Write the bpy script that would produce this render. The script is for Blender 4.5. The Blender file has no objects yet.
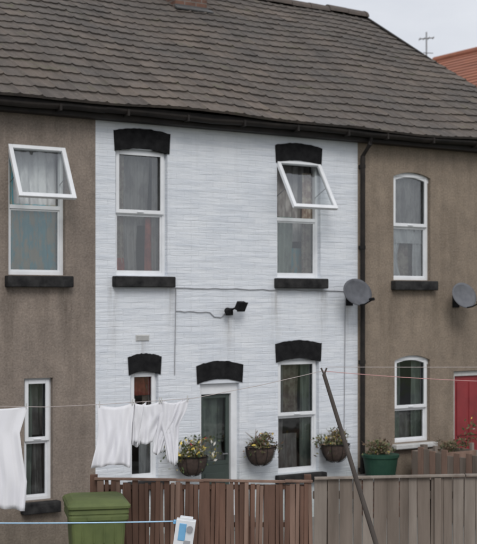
import bpy, math, random
from mathutils import Vector, Matrix
random.seed(7)
scene=bpy.context.scene
R=math.radians
# ------------------------------------------------------------------ materials
def new_mat(name):
    m=bpy.data.materials.new(name); m.use_nodes=True
    nt=m.node_tree; nt.nodes.clear()
    out=nt.nodes.new('ShaderNodeOutputMaterial'); b=nt.nodes.new('ShaderNodeBsdfPrincipled')
    nt.links.new(b.outputs[0],out.inputs[0])
    return m,nt,b
def N(nt,t,**k):
    n=nt.nodes.new(t)
    for a,v in k.items(): setattr(n,a,v)
    return n
def noise(nt,vec,scale,detail=4,rough=.6):
    n=N(nt,'ShaderNodeTexNoise'); n.inputs['Scale'].default_value=scale
    n.inputs['Detail'].default_value=detail; n.inputs['Roughness'].default_value=rough
    if vec is not None: nt.links.new(vec,n.inputs['Vector'])
    return n
def mapping(nt,vec,scale=(1,1,1),loc=(0,0,0)):
    m=N(nt,'ShaderNodeMapping'); m.inputs['Scale'].default_value=scale; m.inputs['Location'].default_value=loc
    nt.links.new(vec,m.inputs['Vector']); return m.outputs[0]
def mix(nt,fac,a,b,blend='MIX'):
    m=N(nt,'ShaderNodeMix',data_type='RGBA',blend_type=blend)
    for s,v in ((0,fac),(6,a),(7,b)):
        if isinstance(v,(int,float)): m.inputs[s].default_value=v
        elif isinstance(v,tuple): m.inputs[s].default_value=v
        else: nt.links.new(v,m.inputs[s])
    return m.outputs[2]
def ramp(nt,v,p0,p1,c0=(0,0,0,1),c1=(1,1,1,1)):
    r=N(nt,'ShaderNodeValToRGB'); e=r.color_ramp.elements
    e[0].position=p0;e[1].position=p1;e[0].color=c0;e[1].color=c1
    nt.links.new(v,r.inputs[0]); return r.outputs[0]
def bump(nt,b,h,strength=.5,dist=.01):
    n=N(nt,'ShaderNodeBump'); n.inputs['Strength'].default_value=strength; n.inputs['Distance'].default_value=dist
    nt.links.new(h,n.inputs['Height']); nt.links.new(n.outputs[0],b.inputs['Normal'])
def objc(nt): return N(nt,'ShaderNodeTexCoord').outputs['Object']
def simple(name,c1,c2,scale=8,rough=.7,bs=.3,bd=.004,stretch=(1,1,1),fine=None,metal=0,spec=.5):
    m,nt,b=new_mat(name); v=mapping(nt,objc(nt),stretch)
    n=noise(nt,v,scale); f=ramp(nt,n.outputs[0],.3,.7)
    col=mix(nt,f,c1,c2); nt.links.new(col,b.inputs['Base Color'])
    b.inputs['Roughness'].default_value=rough; b.inputs['Metallic'].default_value=metal
    b.inputs['Specular IOR Level'].default_value=spec
    n2=noise(nt,v,fine or scale*6); bump(nt,b,n2.outputs[0],bs,bd)
    return m
def math_(nt,op,a,b_,c=None):
    n=N(nt,'ShaderNodeMath',operation=op)
    for i,v in enumerate((a,b_,c)):
        if v is None: continue
        if isinstance(v,(int,float)): n.inputs[i].default_value=v
        else: nt.links.new(v,n.inputs[i])
    return n.outputs[0]
def run_off(nt,o,spots):
    """dirt washed down the wall below the ends of the sills: (x, half width, top z, length)"""
    sp=N(nt,'ShaderNodeSeparateXYZ'); nt.links.new(o,sp.inputs[0]); tot=None
    for (x,hw,z,l) in spots:
        dx=math_(nt,'ABSOLUTE',math_(nt,'SUBTRACT',sp.outputs[0],x),0)
        fx=N(nt,'ShaderNodeMapRange'); nt.links.new(dx,fx.inputs[0]); fx.inputs[1].default_value=hw; fx.inputs[2].default_value=0; fx.inputs[3].default_value=0; fx.inputs[4].default_value=1
        fz=N(nt,'ShaderNodeMapRange'); nt.links.new(sp.outputs[2],fz.inputs[0]); fz.inputs[1].default_value=z-l; fz.inputs[2].default_value=z; fz.inputs[3].default_value=0; fz.inputs[4].default_value=1
        under=math_(nt,'LESS_THAN',sp.outputs[2],z+.01)
        p=math_(nt,'MULTIPLY',math_(nt,'MULTIPLY',fx.outputs[0],fz.outputs[0]),under)
        tot=p if tot is None else math_(nt,'MAXIMUM',tot,p)
    st=noise(nt,mapping(nt,o,(9,9,.8)),2.2,4,.7)
    return math_(nt,'MULTIPLY',tot,ramp(nt,st.outputs[0],.35,.65))
def render_mat(name,c1,c2,spots):
    m,nt,b=new_mat(name); o=objc(nt)
    n=noise(nt,o,.9,5,.65); n2=noise(nt,o,38,3,.7); n3=noise(nt,mapping(nt,o,(5,5,.5)),1.2,4)
    nb=noise(nt,o,4.5,5,.7)
    c=mix(nt,ramp(nt,n.outputs[0],.3,.7),c1,c2)
    c=mix(nt,ramp(nt,nb.outputs[0],.35,.7),mix(nt,1.0,c,(1.10,1.08,1.05,1),'MULTIPLY'),mix(nt,1.0,c,(.83,.82,.81,1),'MULTIPLY'))
    c=mix(nt,ramp(nt,n2.outputs[0],.35,.65),c,mix(nt,1.0,c,(.70,.69,.68,1),'MULTIPLY'))
    c=mix(nt,ramp(nt,n3.outputs[0],.45,.8),c,mix(nt,1.0,c,(.72,.71,.70,1),'MULTIPLY'))
    vo=N(nt,'ShaderNodeTexVoronoi'); vo.inputs['Scale'].default_value=70; nt.links.new(o,vo.inputs['Vector'])
    fl=ramp(nt,vo.outputs['Distance'],.12,.25,(1,1,1,1),(0,0,0,1))
    c=mix(nt,mix(nt,.35,(0,0,0,1),fl),c,(.46,.43,.39,1))
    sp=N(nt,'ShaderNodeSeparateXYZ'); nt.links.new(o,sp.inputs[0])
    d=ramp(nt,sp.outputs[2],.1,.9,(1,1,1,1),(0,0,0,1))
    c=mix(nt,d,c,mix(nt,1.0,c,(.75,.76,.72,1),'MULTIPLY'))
    c=mix(nt,run_off(nt,o,spots),c,mix(nt,1.0,c,(.55,.54,.53,1),'MULTIPLY'))
    nt.links.new(c,b.inputs['Base Color']); b.inputs['Roughness'].default_value=.95
    bump(nt,b,n2.outputs[0],.7,.012); return m
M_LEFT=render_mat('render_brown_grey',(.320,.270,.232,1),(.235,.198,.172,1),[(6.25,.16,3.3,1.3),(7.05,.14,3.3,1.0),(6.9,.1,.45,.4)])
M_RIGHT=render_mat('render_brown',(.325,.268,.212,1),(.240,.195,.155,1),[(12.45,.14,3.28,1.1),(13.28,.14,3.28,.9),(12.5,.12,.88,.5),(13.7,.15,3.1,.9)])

def white_brick():
    m,nt,b=new_mat('white_painted_brick'); o=objc(nt)
    w=noise(nt,o,3.0,3)
    off=N(nt,'ShaderNodeVectorMath',operation='MULTIPLY_ADD')
    nt.links.new(w.outputs['Color'],off.inputs[0]); off.inputs[1].default_value=(.045,.045,.045); nt.links.new(o,off.inputs[2])
    sp=N(nt,'ShaderNodeSeparateXYZ'); nt.links.new(off.outputs[0],sp.inputs[0])
    cb=N(nt,'ShaderNodeCombineXYZ'); nt.links.new(sp.outputs[0],cb.inputs[0]); nt.links.new(sp.outputs[2],cb.inputs[1])
    br=N(nt,'ShaderNodeTexBrick'); nt.links.new(cb.outputs[0],br.inputs['Vector'])
    br.inputs['Scale'].default_value=1; br.inputs['Brick Width'].default_value=.232; br.inputs['Row Height'].default_value=.080
    br.inputs['Mortar Size'].default_value=.009; br.inputs['Mortar Smooth'].default_value=1.0; br.inputs['Bias'].default_value=-.2
    br.inputs['Color1'].default_value=(.775,.80,.835,1); br.inputs['Color2'].default_value=(.715,.745,.79,1); br.inputs['Mortar'].default_value=(.71,.74,.78,1)
    band=noise(nt,mapping(nt,o,(1.1,1,13)),1.3,5,.7)
    blot=noise(nt,o,.8,5,.7); fine=noise(nt,o,45,3)
    c=mix(nt,ramp(nt,band.outputs[0],.46,.72),br.outputs[0],(.60,.635,.69,1))
    c=mix(nt,mix(nt,.75,(0,0,0,1),ramp(nt,blot.outputs[0],.35,.7)),c,mix(nt,1.0,c,(.88,.90,.93,1),'MULTIPLY'))
    fk=noise(nt,mapping(nt,o,(1,1,2.2)),6,6,.75)
    c=mix(nt,ramp(nt,fk.outputs[0],.67,.72),c,(.44,.42,.41,1))
    st=noise(nt,mapping(nt,o,(6,6,.35)),1.6,4,.7)
    c=mix(nt,mix(nt,.5,(0,0,0,1),ramp(nt,st.outputs[0],.56,.78)),c,(.56,.58,.61,1))
    c=mix(nt,run_off(nt,o,[(7.72,.10,3.3,1.0),(8.6,.12,3.3,.9),(10.3,.12,3.28,1.1),(11.13,.12,3.28,.9),(9.52,.10,2.9,.6),(11.6,.15,3.05,.9),(8.15,.12,2.6,.4)]),c,(.42,.42,.42,1))
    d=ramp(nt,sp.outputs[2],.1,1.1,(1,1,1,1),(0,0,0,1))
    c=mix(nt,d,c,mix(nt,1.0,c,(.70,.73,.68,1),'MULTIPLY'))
    nt.links.new(c,b.inputs['Base Color']); b.inputs['Roughness'].default_value=.6
    md=noise(nt,o,2.3,4,.7); mr=ramp(nt,md.outputs[0],.40,.64,(.12,.12,.12,1),(.85,.85,.85,1))
    f2=math_(nt,'MULTIPLY',br.outputs['Fac'],mr); i2=math_(nt,'SUBTRACT',1,f2)
    a=math_(nt,'MULTIPLY_ADD',fine.outputs[0],.4,i2)
    a2=math_(nt,'MULTIPLY_ADD',band.outputs[0],3.4,a)
    bump(nt,b,a2,.52,.010); return m
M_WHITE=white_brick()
def brick_mat(name,c1,c2,mo):
    m,nt,b=new_mat(name); o=objc(nt)
    sp=N(nt,'ShaderNodeSeparateXYZ'); nt.links.new(o,sp.inputs[0])
    ad=math_(nt,'ADD',sp.outputs[0],sp.outputs[1])
    cb=N(nt,'ShaderNodeCombineXYZ'); nt.links.new(ad,cb.inputs[0]); nt.links.new(sp.outputs[2],cb.inputs[1])
    br=N(nt,'ShaderNodeTexBrick'); nt.links.new(cb.outputs[0],br.inputs['Vector'])
    br.inputs['Scale'].default_value=1; br.inputs['Brick Width'].default_value=.225; br.inputs['Row Height'].default_value=.075
    br.inputs['Mortar Size'].default_value=.008
    br.inputs['Color1'].default_value=c1; br.inputs['Color2'].default_value=c2; br.inputs['Mortar'].default_value=mo
    n=noise(nt,o,7,5); c=mix(nt,ramp(nt,n.outputs[0],.4,.7),br.outputs[0],mix(nt,1.0,br.outputs[0],(.5,.5,.5,1),'MULTIPLY'))
    nt.links.new(c,b.inputs['Base Color']); b.inputs['Roughness'].default_value=.9
    bump(nt,b,n.outputs[0],.5,.01); return m
M_BRICK=brick_mat('red_brown_brick',(.19,.095,.065,1),(.13,.075,.058,1),(.18,.165,.15,1))

def tile_mat(name,c1,c2,c3,lich):
    m,nt,b=new_mat(name); tc=N(nt,'ShaderNodeTexCoord'); o=tc.outputs['Object']
    fl=N(nt,'ShaderNodeVectorMath',operation='FLOOR'); nt.links.new(tc.outputs['UV'],fl.inputs[0])
    wn=N(nt,'ShaderNodeTexWhiteNoise'); nt.links.new(fl.outputs[0],wn.inputs['Vector'])
    c=mix(nt,wn.outputs['Value'],c1,c2)
    n=noise(nt,o,.75,6,.72); c=mix(nt,ramp(nt,n.outputs[0],.38,.62),c,c3)
    n2=noise(nt,o,16,4,.7); c=mix(nt,mix(nt,.65,(0,0,0,1),ramp(nt,n2.outputs[0],.53,.72)),c,lich)
    n4=noise(nt,mapping(nt,o,(4,.4,.4)),1.5,4,.7); c=mix(nt,ramp(nt,n4.outputs[0],.42,.75),c,mix(nt,1.0,c,(.60,.60,.60,1),'MULTIPLY'))
    n5=noise(nt,o,2.6,5,.75); c=mix(nt,mix(nt,.7,(0,0,0,1),ramp(nt,n5.outputs[0],.58,.72)),c,mix(nt,1.0,lich,(.55,.62,.42,1),'MULTIPLY'))
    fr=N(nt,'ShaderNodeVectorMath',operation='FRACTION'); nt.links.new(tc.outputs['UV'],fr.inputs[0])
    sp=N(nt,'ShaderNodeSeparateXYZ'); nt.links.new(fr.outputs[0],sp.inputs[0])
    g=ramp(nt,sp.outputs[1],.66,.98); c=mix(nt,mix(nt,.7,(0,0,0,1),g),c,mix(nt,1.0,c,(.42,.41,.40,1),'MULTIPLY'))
    nt.links.new(c,b.inputs['Base Color']); b.inputs['Roughness'].default_value=.9
    n3=noise(nt,o,60,2); bump(nt,b,n3.outputs[0],.5,.006); return m
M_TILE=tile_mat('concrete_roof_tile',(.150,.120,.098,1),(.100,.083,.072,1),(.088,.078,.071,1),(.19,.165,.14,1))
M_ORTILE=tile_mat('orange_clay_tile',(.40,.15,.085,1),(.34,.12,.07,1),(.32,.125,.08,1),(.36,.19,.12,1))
M_RIDGE=simple('ridge_tile',(.12,.095,.082,1),(.08,.069,.062,1),9,.9)
M_BLACK=simple('black_masonry_paint',(.006,.006,.007,1),(.020,.020,.021,1),9,.85,.6,.008,spec=.15)
M_SILL=simple('black_sill_paint_worn',(.008,.008,.009,1),(.045,.044,.044,1),7,.8,.6,.006,spec=.2)
M_GUTTER=simple('gutter_dark',(.010,.009,.009,1),(.028,.023,.020,1),4,.65,.3,.004,spec=.25)
M_UPVC=simple('white_upvc',(.80,.815,.835,1),(.70,.715,.735,1),6,.45,.05,.001)
M_OLDWHITE=simple('old_white_paint',(.62,.62,.61,1),(.45,.45,.44,1),10,.6,.3,.003)
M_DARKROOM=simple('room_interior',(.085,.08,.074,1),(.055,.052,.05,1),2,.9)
M_REDDOOR=simple('red_door_paint',(.29,.035,.04,1),(.20,.025,.03,1),4,.55,.1)
M_DKDOOR=simple('dark_green_door',(.06,.08,.07,1),(.045,.06,.055,1),4,.4,.1)
M_CABLE=simple('grey_cable',(.34,.35,.37,1),(.26,.26,.28,1),8,.6)
M_DISH=simple('satellite_dish_grey',(.085,.088,.10,1),(.135,.14,.155,1),9,.7,.1,spec=.3)
M_DISH2=simple('satellite_dish_light',(.12,.125,.14,1),(.17,.175,.19,1),9,.7,.1,spec=.3)
M_METAL=simple('galvanised_metal',(.32,.33,.34,1),(.22,.22,.23,1),12,.45,.2,.002,metal=.6)
M_FENCE=simple('brown_stained_wood',(.185,.108,.080,1),(.095,.058,.045,1),7,.9,.7,.006,(1,1,.15),50,spec=.2)
M_FENCEB=simple('brown_stained_wood_light',(.27,.180,.140,1),(.15,.097,.076,1),6,.9,.7,.006,(1,1,.15),50,spec=.2)
M_GREYW=simple('weathered_grey_wood',(.235,.195,.165,1),(.125,.102,.085,1),6,.9,.8,.007,(1,1,.12),50,spec=.2)
M_GREYW2=simple('weathered_grey_wood_b',(.31,.27,.235,1),(.175,.147,.125,1),6,.9,.8,.007,(1,1,.12),50,spec=.2)
M_PROP=simple('dark_pole_wood',(.05,.04,.035,1),(.095,.08,.07,1),8,.8,.5,.004,(1,1,.2),40)
M_BIN=simple('olive_green_plastic',(.135,.165,.062,1),(.090,.115,.045,1),4,.65,.3,.003,spec=.25)
M_RUBBER=simple('black_rubber',(.02,.02,.02,1),(.03,.03,.03,1),8,.8)
M_TUB=simple('green_plastic_tub',(.012,.048,.032,1),(.022,.068,.044,1),8,.6,.2,spec=.3)
M_COIR=simple('coir_liner',(.085,.058,.047,1),(.045,.032,.027,1),18,.95,.9,.01)
M_LEAF=simple('leaf_green',(.065,.095,.028,1),(.04,.065,.02,1),12,.6,.1)
M_LEAF2=simple('leaf_olive',(.16,.155,.07,1),(.11,.105,.05,1),12,.6,.1)
M_TWIG=simple('dry_stems',(.20,.135,.085,1),(.13,.09,.06,1),12,.8,.1)
M_YEL=simple('yellow_petals',(.70,.50,.07,1),(.75,.60,.16,1),30,.6,.1)
M_RED=simple('red_petals',(.42,.05,.06,1),(.36,.04,.08,1),30,.6,.1)
M_WPET=simple('white_petals',(.7,.68,.6,1),(.75,.72,.7,1),30,.6,.1)
M_REEL=simple('white_reel_plastic',(.74,.76,.78,1),(.65,.67,.70,1),10,.4,.1)
M_BLUE=simple('light_blue_plastic',(.18,.42,.66,1),(.14,.36,.6,1),10,.4,.1)
M_ROPEB=simple('pale_blue_rope',(.32,.52,.72,1),(.42,.6,.75,1),60,.7)
M_ROPE=simple('line_plastic',(.40,.35,.34,1),(.5,.44,.42,1),60,.7)
M_ROPER=simple('pink_line_plastic',(.5,.25,.25,1),(.55,.32,.30,1),60,.7)
M_LEAD=simple('lead_flashing',(.10,.10,.10,1),(.07,.068,.066,1),8,.7)
M_STONE=simple('door_step_stone',(.2,.19,.18,1),(.14,.135,.13,1),8,.8)

def cloth_mat(name,c1,c2,sc=3,stretch=(1,1,1),trans=0.0):
    m,nt,b=new_mat(name); o=objc(nt); v=mapping(nt,o,stretch); n=noise(nt,v,sc,3)
    nt.links.new(mix(nt,ramp(nt,n.outputs[0],.42,.58),c1,c2),b.inputs['Base Color'])
    b.inputs['Roughness'].default_value=.9
    n2=noise(nt,o,90,2); bump(nt,b,n2.outputs[0],.3,.002)
    if trans:
        tr=N(nt,'ShaderNodeBsdfTranslucent'); tr.inputs[0].default_value=c1
        ms=N(nt,'ShaderNodeMixShader'); ms.inputs[0].default_value=trans
        out=[x for x in nt.nodes if x.type=='OUTPUT_MATERIAL'][0]
        nt.links.new(b.outputs[0],ms.inputs[1]); nt.links.new(tr.outputs[0],ms.inputs[2]); nt.links.new(ms.outputs[0],out.inputs[0])
    return m
M_LAUND=cloth_mat('white_laundry',(.90,.90,.93,1),(.87,.87,.91,1),2,trans=.2)
M_TEAL=cloth_mat('teal_patterned_curtain',(.15,.40,.47,1),(.42,.39,.31,1),8,(1.5,1,.5))
M_GREYC=cloth_mat('grey_curtain',(.46,.44,.43,1),(.28,.26,.26,1),5,(2,1,.6))
M_REDC=cloth_mat('red_curtain',(.50,.09,.07,1),(.34,.06,.06,1),4)
M_ORC=cloth_mat('orange_red_curtain',(.58,.15,.10,1),(.40,.09,.07,1),6)
M_NET=cloth_mat('net_curtain',(.80,.80,.81,1),(.60,.60,.62,1),5,(2,1,.7))
M_BEIGE=cloth_mat('beige_patterned_curtain',(.48,.42,.35,1),(.28,.21,.18,1),9)
M_GREENC=cloth_mat('grey_green_curtain',(.40,.46,.41,1),(.24,.28,.26,1),4,(2,1,.6))
def glass_mat():
    m=bpy.data.materials.new('window_glass'); m.use_nodes=True; nt=m.node_tree; nt.nodes.clear()
    out=N(nt,'ShaderNodeOutputMaterial'); t=N(nt,'ShaderNodeBsdfTransparent'); g=N(nt,'ShaderNodeBsdfGlossy')
    t.inputs[0].default_value=(.86,.89,.88,1); g.inputs['Roughness'].default_value=.05; g.inputs['Color'].default_value=(.9,.93,.96,1)
    fr=N(nt,'ShaderNodeFresnel'); fr.inputs[0].default_value=1.5
    ad=math_(nt,'MULTIPLY_ADD',fr.outputs[0],1.8,.07)
    ms=N(nt,'ShaderNodeMixShader'); nt.links.new(ad,ms.inputs[0]); nt.links.new(t.outputs[0],ms.inputs[1]); nt.links.new(g.outputs[0],ms.inputs[2])
    nz=noise(nt,objc(nt),2.2,2); bp=N(nt,'ShaderNodeBump'); bp.inputs['Strength'].default_value=.3; bp.inputs['Distance'].default_value=.02
    nt.links.new(nz.outputs[0],bp.inputs['Height']); nt.links.new(bp.outputs[0],g.inputs['Normal'])
    nt.links.new(ms.outputs[0],out.inputs[0]); return m
M_GLASS=glass_mat()

# ------------------------------------------------------------------ mesh helpers
def empty(name,loc=(0,0,0)):
    e=bpy.data.objects.new(name,None); e.location=loc; e.empty_display_size=.2
    scene.collection.objects.link(e); return e
def obj(name,verts,faces,mat,parent=None,smooth=False,bevel=0,fm=None,uvs=None):
    me=bpy.data.meshes.new(name); me.from_pydata([tuple(v) for v in verts],[],faces)
    mats=mat if isinstance(mat,list) else [mat]
    for m in mats: me.materials.append(m)
    if fm:
        for p,i in zip(me.polygons,fm): p.material_index=i
    if smooth:
        for p in me.polygons: p.use_smooth=True
    if uvs:
        l=me.uv_layers.new(name='UVMap')
        for p in me.polygons:
            for k,li in enumerate(p.loop_indices): l.data[li].uv=uvs[p.index][k]
    me.update()
    o=bpy.data.objects.new(name,me); scene.collection.objects.link(o)
    if parent is not None:
        o.parent=parent; o.matrix_parent_inverse=Matrix.Translation(-parent.location) if parent.type=='EMPTY' else Matrix()
    if bevel:
        b=o.modifiers.new('bevel','BEVEL'); b.width=bevel; b.segments=2; b.limit_method='ANGLE'
    return o
BF=[(0,3,2,1),(4,5,6,7),(0,1,5,4),(1,2,6,5),(2,3,7,6),(3,0,4,7)]
class MB:
    def __init__(s): s.v=[];s.f=[];s.m=[]
    def box(s,x0,x1,y0,y1,z0,z1,mi=0):
        n=len(s.v); s.v+=[(x0,y0,z0),(x1,y0,z0),(x1,y1,z0),(x0,y1,z0),(x0,y0,z1),(x1,y0,z1),(x1,y1,z1),(x0,y1,z1)]
        s.f+=[tuple(i+n for i in f) for f in BF]; s.m+=[mi]*6
    def quad(s,a,b,c,d,mi=0):
        n=len(s.v); s.v+=[a,b,c,d]; s.f.append((n,n+1,n+2,n+3)); s.m.append(mi)
    def obb(s,P,ax,ay,az,mi=0):
        P=Vector(P);ax=Vector(ax);ay=Vector(ay);az=Vector(az);n=len(s.v)
        for c in [(-1,-1,-1),(1,-1,-1),(1,1,-1),(-1,1,-1),(-1,-1,1),(1,-1,1),(1,1,1),(-1,1,1)]:
            s.v.append(P+ax*c[0]+ay*c[1]+az*c[2])
        s.f+=[tuple(i+n for i in f) for f in BF]; s.m+=[mi]*6
    def tube(s,pts,r,seg=8,mi=0,cap=True):
        pts=[Vector(p) for p in pts]; n0=len(s.v); rr=r if isinstance(r,list) else [r]*len(pts)
        for i,p in enumerate(pts):
            d=(pts[min(i+1,len(pts)-1)]-pts[max(i-1,0)]).normalized()
            u=d.cross(Vector((0,0,1)) if abs(d.z)<.9 else Vector((1,0,0))).normalized(); w=d.cross(u)
            for k in range(seg):
                a=2*math.pi*k/seg; s.v.append(p+(u*math.cos(a)+w*math.sin(a))*rr[i])
        for i in range(len(pts)-1):
            for k in range(seg):
                a=n0+i*seg+k;b=n0+i*seg+(k+1)%seg; s.f.append((a,b,b+seg,a+seg)); s.m.append(mi)
        if cap:
            s.f.append(tuple(n0+k for k in range(seg))); s.m.append(mi)
            e=n0+(len(pts)-1)*seg; s.f.append(tuple(e+k for k in reversed(range(seg)))); s.m.append(mi)
    def make(s,name,mat,parent=None,smooth=False,bevel=0):
        return obj(name,s.v,s.f,mat,parent,smooth,bevel,s.m)
def box(name,x0,x1,y0,y1,z0,z1,mat,parent,bevel=0):
    b=MB(); b.box(x0,x1,y0,y1,z0,z1); return b.make(name,mat,parent,bevel=bevel)

EAVE=5.48; RZ0=5.66; RY0=-.27; RIDGEY=4.95; RIDGEZ=8.79
SL=math.hypot(RIDGEY-RY0,RIDGEZ-RZ0); SD=Vector((0,RIDGEY-RY0,RIDGEZ-RZ0)).normalized(); SN=Vector((0,-SD.z,SD.y))

def wall(name,x0,x1,z1,holes,mat,parent):
    xs=sorted({x0,x1}|{h[0] for h in holes}|{h[1] for h in holes}); zs=sorted({0,z1}|{h[2] for h in holes}|{h[3] for h in holes})
    b=MB()
    for i in range(len(xs)-1):
        for j in range(len(zs)-1):
            cx=(xs[i]+xs[i+1])/2; cz=(zs[j]+zs[j+1])/2
            if any(h[0]<cx<h[1] and h[2]<cz<h[3] for h in holes): continue
            b.quad((xs[i],0,zs[j]),(xs[i+1],0,zs[j]),(xs[i+1],0,zs[j+1]),(xs[i],0,zs[j+1]))
    for h in holes:
        a,c,d,e=h; t=.24
        b.quad((a,0,d),(a,0,e),(a,t,e),(a,t,d)); b.quad((c,0,e),(c,0,d),(c,t,d),(c,t,e))
        b.quad((a,0,e),(c,0,e),(c,t,e),(a,t,e)); b.quad((c,0,d),(a,0,d),(a,t,d),(c,t,d))
    b.make(name,mat,parent)
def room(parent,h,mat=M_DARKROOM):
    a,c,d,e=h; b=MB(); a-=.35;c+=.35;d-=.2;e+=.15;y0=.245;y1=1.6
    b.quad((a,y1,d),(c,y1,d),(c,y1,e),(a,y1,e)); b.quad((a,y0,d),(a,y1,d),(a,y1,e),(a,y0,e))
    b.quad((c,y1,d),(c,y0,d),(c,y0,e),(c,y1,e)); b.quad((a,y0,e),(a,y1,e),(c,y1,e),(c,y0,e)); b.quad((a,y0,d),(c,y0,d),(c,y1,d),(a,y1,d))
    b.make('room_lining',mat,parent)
def curtain(parent,x0,x1,z0,z1,mat,y=.19,folds=5,name='curtain',amp=.018,pull=0):
    nx=40;nz=10;v=[];f=[];ph=random.random()*6
    for j in range(nz+1):
        tz=j/nz
        for i in range(nx+1):
            t=i/nx; xr=x1+pull*math.sin(math.pi*min(1,(1-tz)*1.0))**1.0+pull*.5*(1-tz) if pull else x1+.008*math.sin(tz*5+ph)
            v.append((x0+(xr-x0)*t,y+amp*math.sin(t*folds*2*math.pi+ph+.4*tz)+.007*math.sin(13*t+5*tz),z0+(z1-z0)*tz))
    for j in range(nz):
        for i in range(nx):
            a=j*(nx+1)+i; f.append((a,a+1,a+nx+2,a+nx+1))
    obj(name,v,f,mat,parent,smooth=True)
def lintel(parent,x0,x1,zb,zt,rise=.05,mat=M_BLACK,flare=.015,y=-.014):
    n=20; v=[];f=[]
    for i in range(n+1):
        t=i/n; q=1-(2*t-1)**2
        xb=x0+(x1-x0)*t; xt=x0-flare+(x1-x0+2*flare)*t
        j=random.uniform(-.006,.006)
        for yy in (y,.10):
            v.append((xb,yy,zb+rise*q+j*.5)); v.append((xt,yy,zt-rise+rise*q+j))
    for i in range(n):
        a=i*4;b=a+4
        f+=[(a,b,b+1,a+1),(a+2,a+3,b+3,b+2),(a,a+2,b+2,b),(a+1,b+1,b+3,a+3)]
    f+=[(0,1,3,2),(n*4,n*4+2,n*4+3,n*4+1)]
    obj('arch_lintel',v,f,mat,parent)
def spandrel(parent,x0,x1,zb,ztop,mat):
    n=14;v=[];f=[];rise=ztop-zb
    for i in range(n+1):
        t=i/n;q=1-(2*t-1)**2;x=x0+(x1-x0)*t
        for yy in (0,.09):
            v.append((x,yy,zb+rise*q-.001)); v.append((x,yy,ztop))
    for i in range(n):
        a=i*4;b=a+4; f+=[(a,b,b+1,a+1),(a,a+2,b+2,b)]
    obj('window_head_render',v,f,mat,parent)
    v=[];f=[]
    for i in range(n+1):
        t=i/n;q=1-(2*t-1)**2;x=x0+(x1-x0)*t
        for yy in (.055,.13):
            v.append((x,yy,zb+rise*q-.075)); v.append((x,yy,zb+rise*q))
    for i in range(n):
        a=i*4;b=a+4; f+=[(a,b,b+1,a+1),(a,a+2,b+2,b)]
    obj('frame_head_arch',v,f,M_UPVC,parent)
def pane(b,x0,x1,z0,z1,w,y0,y1):
    b.box(x0,x0+w,y0,y1,z0,z1); b.box(x1-w,x1,y0,y1,z0,z1)
    b.box(x0+w,x1-w,y0,y1,z0,z0+w); b.box(x0+w,x1-w,y0,y1,z1-w,z1)
def window(parent,h,ztr,open_ang=None,sill=True,sillpad=.05,sillh=.14,sillmat=M_SILL):
    x0,x1,z0,z1=h; b=MB(); w=.045
    pane(b,x0,x1,z0,z1,w,.07,.14)
    b.box(x0+w,x1-w,.068,.138,ztr-.025,ztr+.025)
    pane(b,x0+w,x1-w,z0+w,ztr-.025,.022,.085,.125)
    b.make('window_frame',M_UPVC,parent,bevel=.004)
    g=MB(); g.quad((x0+w,.105,z0+w),(x1-w,.105,z0+w),(x1-w,.105,ztr),(x0+w,.105,ztr)); 
    if open_ang is None:
        g.quad((x0+w,.095,ztr),(x1-w,.095,ztr),(x1-w,.095,z1-w),(x0+w,.095,z1-w))
        s=MB(); pane(s,x0+.03,x1-.03,ztr-.01,z1-.025,.05,.045,.066); s.box(x0+(x1-x0)/2-.05,x0+(x1-x0)/2+.05,.03,.044,ztr+.005,ztr+.02)
        s.make('top_sash',M_UPVC,parent,bevel=.004)
    else:
        hgt=z1-ztr-.02; s=MB(); W=(x1-x0)/2
        pane(s,-W+.0,W-.0,-hgt,0,.055,-.03,.02)
        so=s.make('open_sash',M_UPVC,None,bevel=.005)
        gg=MB(); gg.quad((-W+.05,-.005,-hgt+.05),(W-.05,-.005,-hgt+.05),(W-.05,-.005,-.05),(-W+.05,-.005,-.05))
        go=gg.make('open_sash_glass',M_GLASS,so)
        so.parent=parent; so.location=(x0+W,.03,z1-.01); so.rotation_euler=(-open_ang,0,0)
        st=MB()
        for xx in (x0+.05,x1-.05):
            k=.55; st.tube([(xx,.07,z1-.1-hgt*.5),(xx,.03-hgt*k*math.sin(open_ang),z1-hgt*k*math.cos(open_ang))],.006,6)
        st.make('window_stay',M_METAL,parent)
    g.make('window_glass',M_GLASS,parent)
    if sill: box('window_sill',x0-sillpad,x1+sillpad+.02,-.11,.06,z0-sillh-.015,z0-.012,sillmat,parent,bevel=.014)

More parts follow.
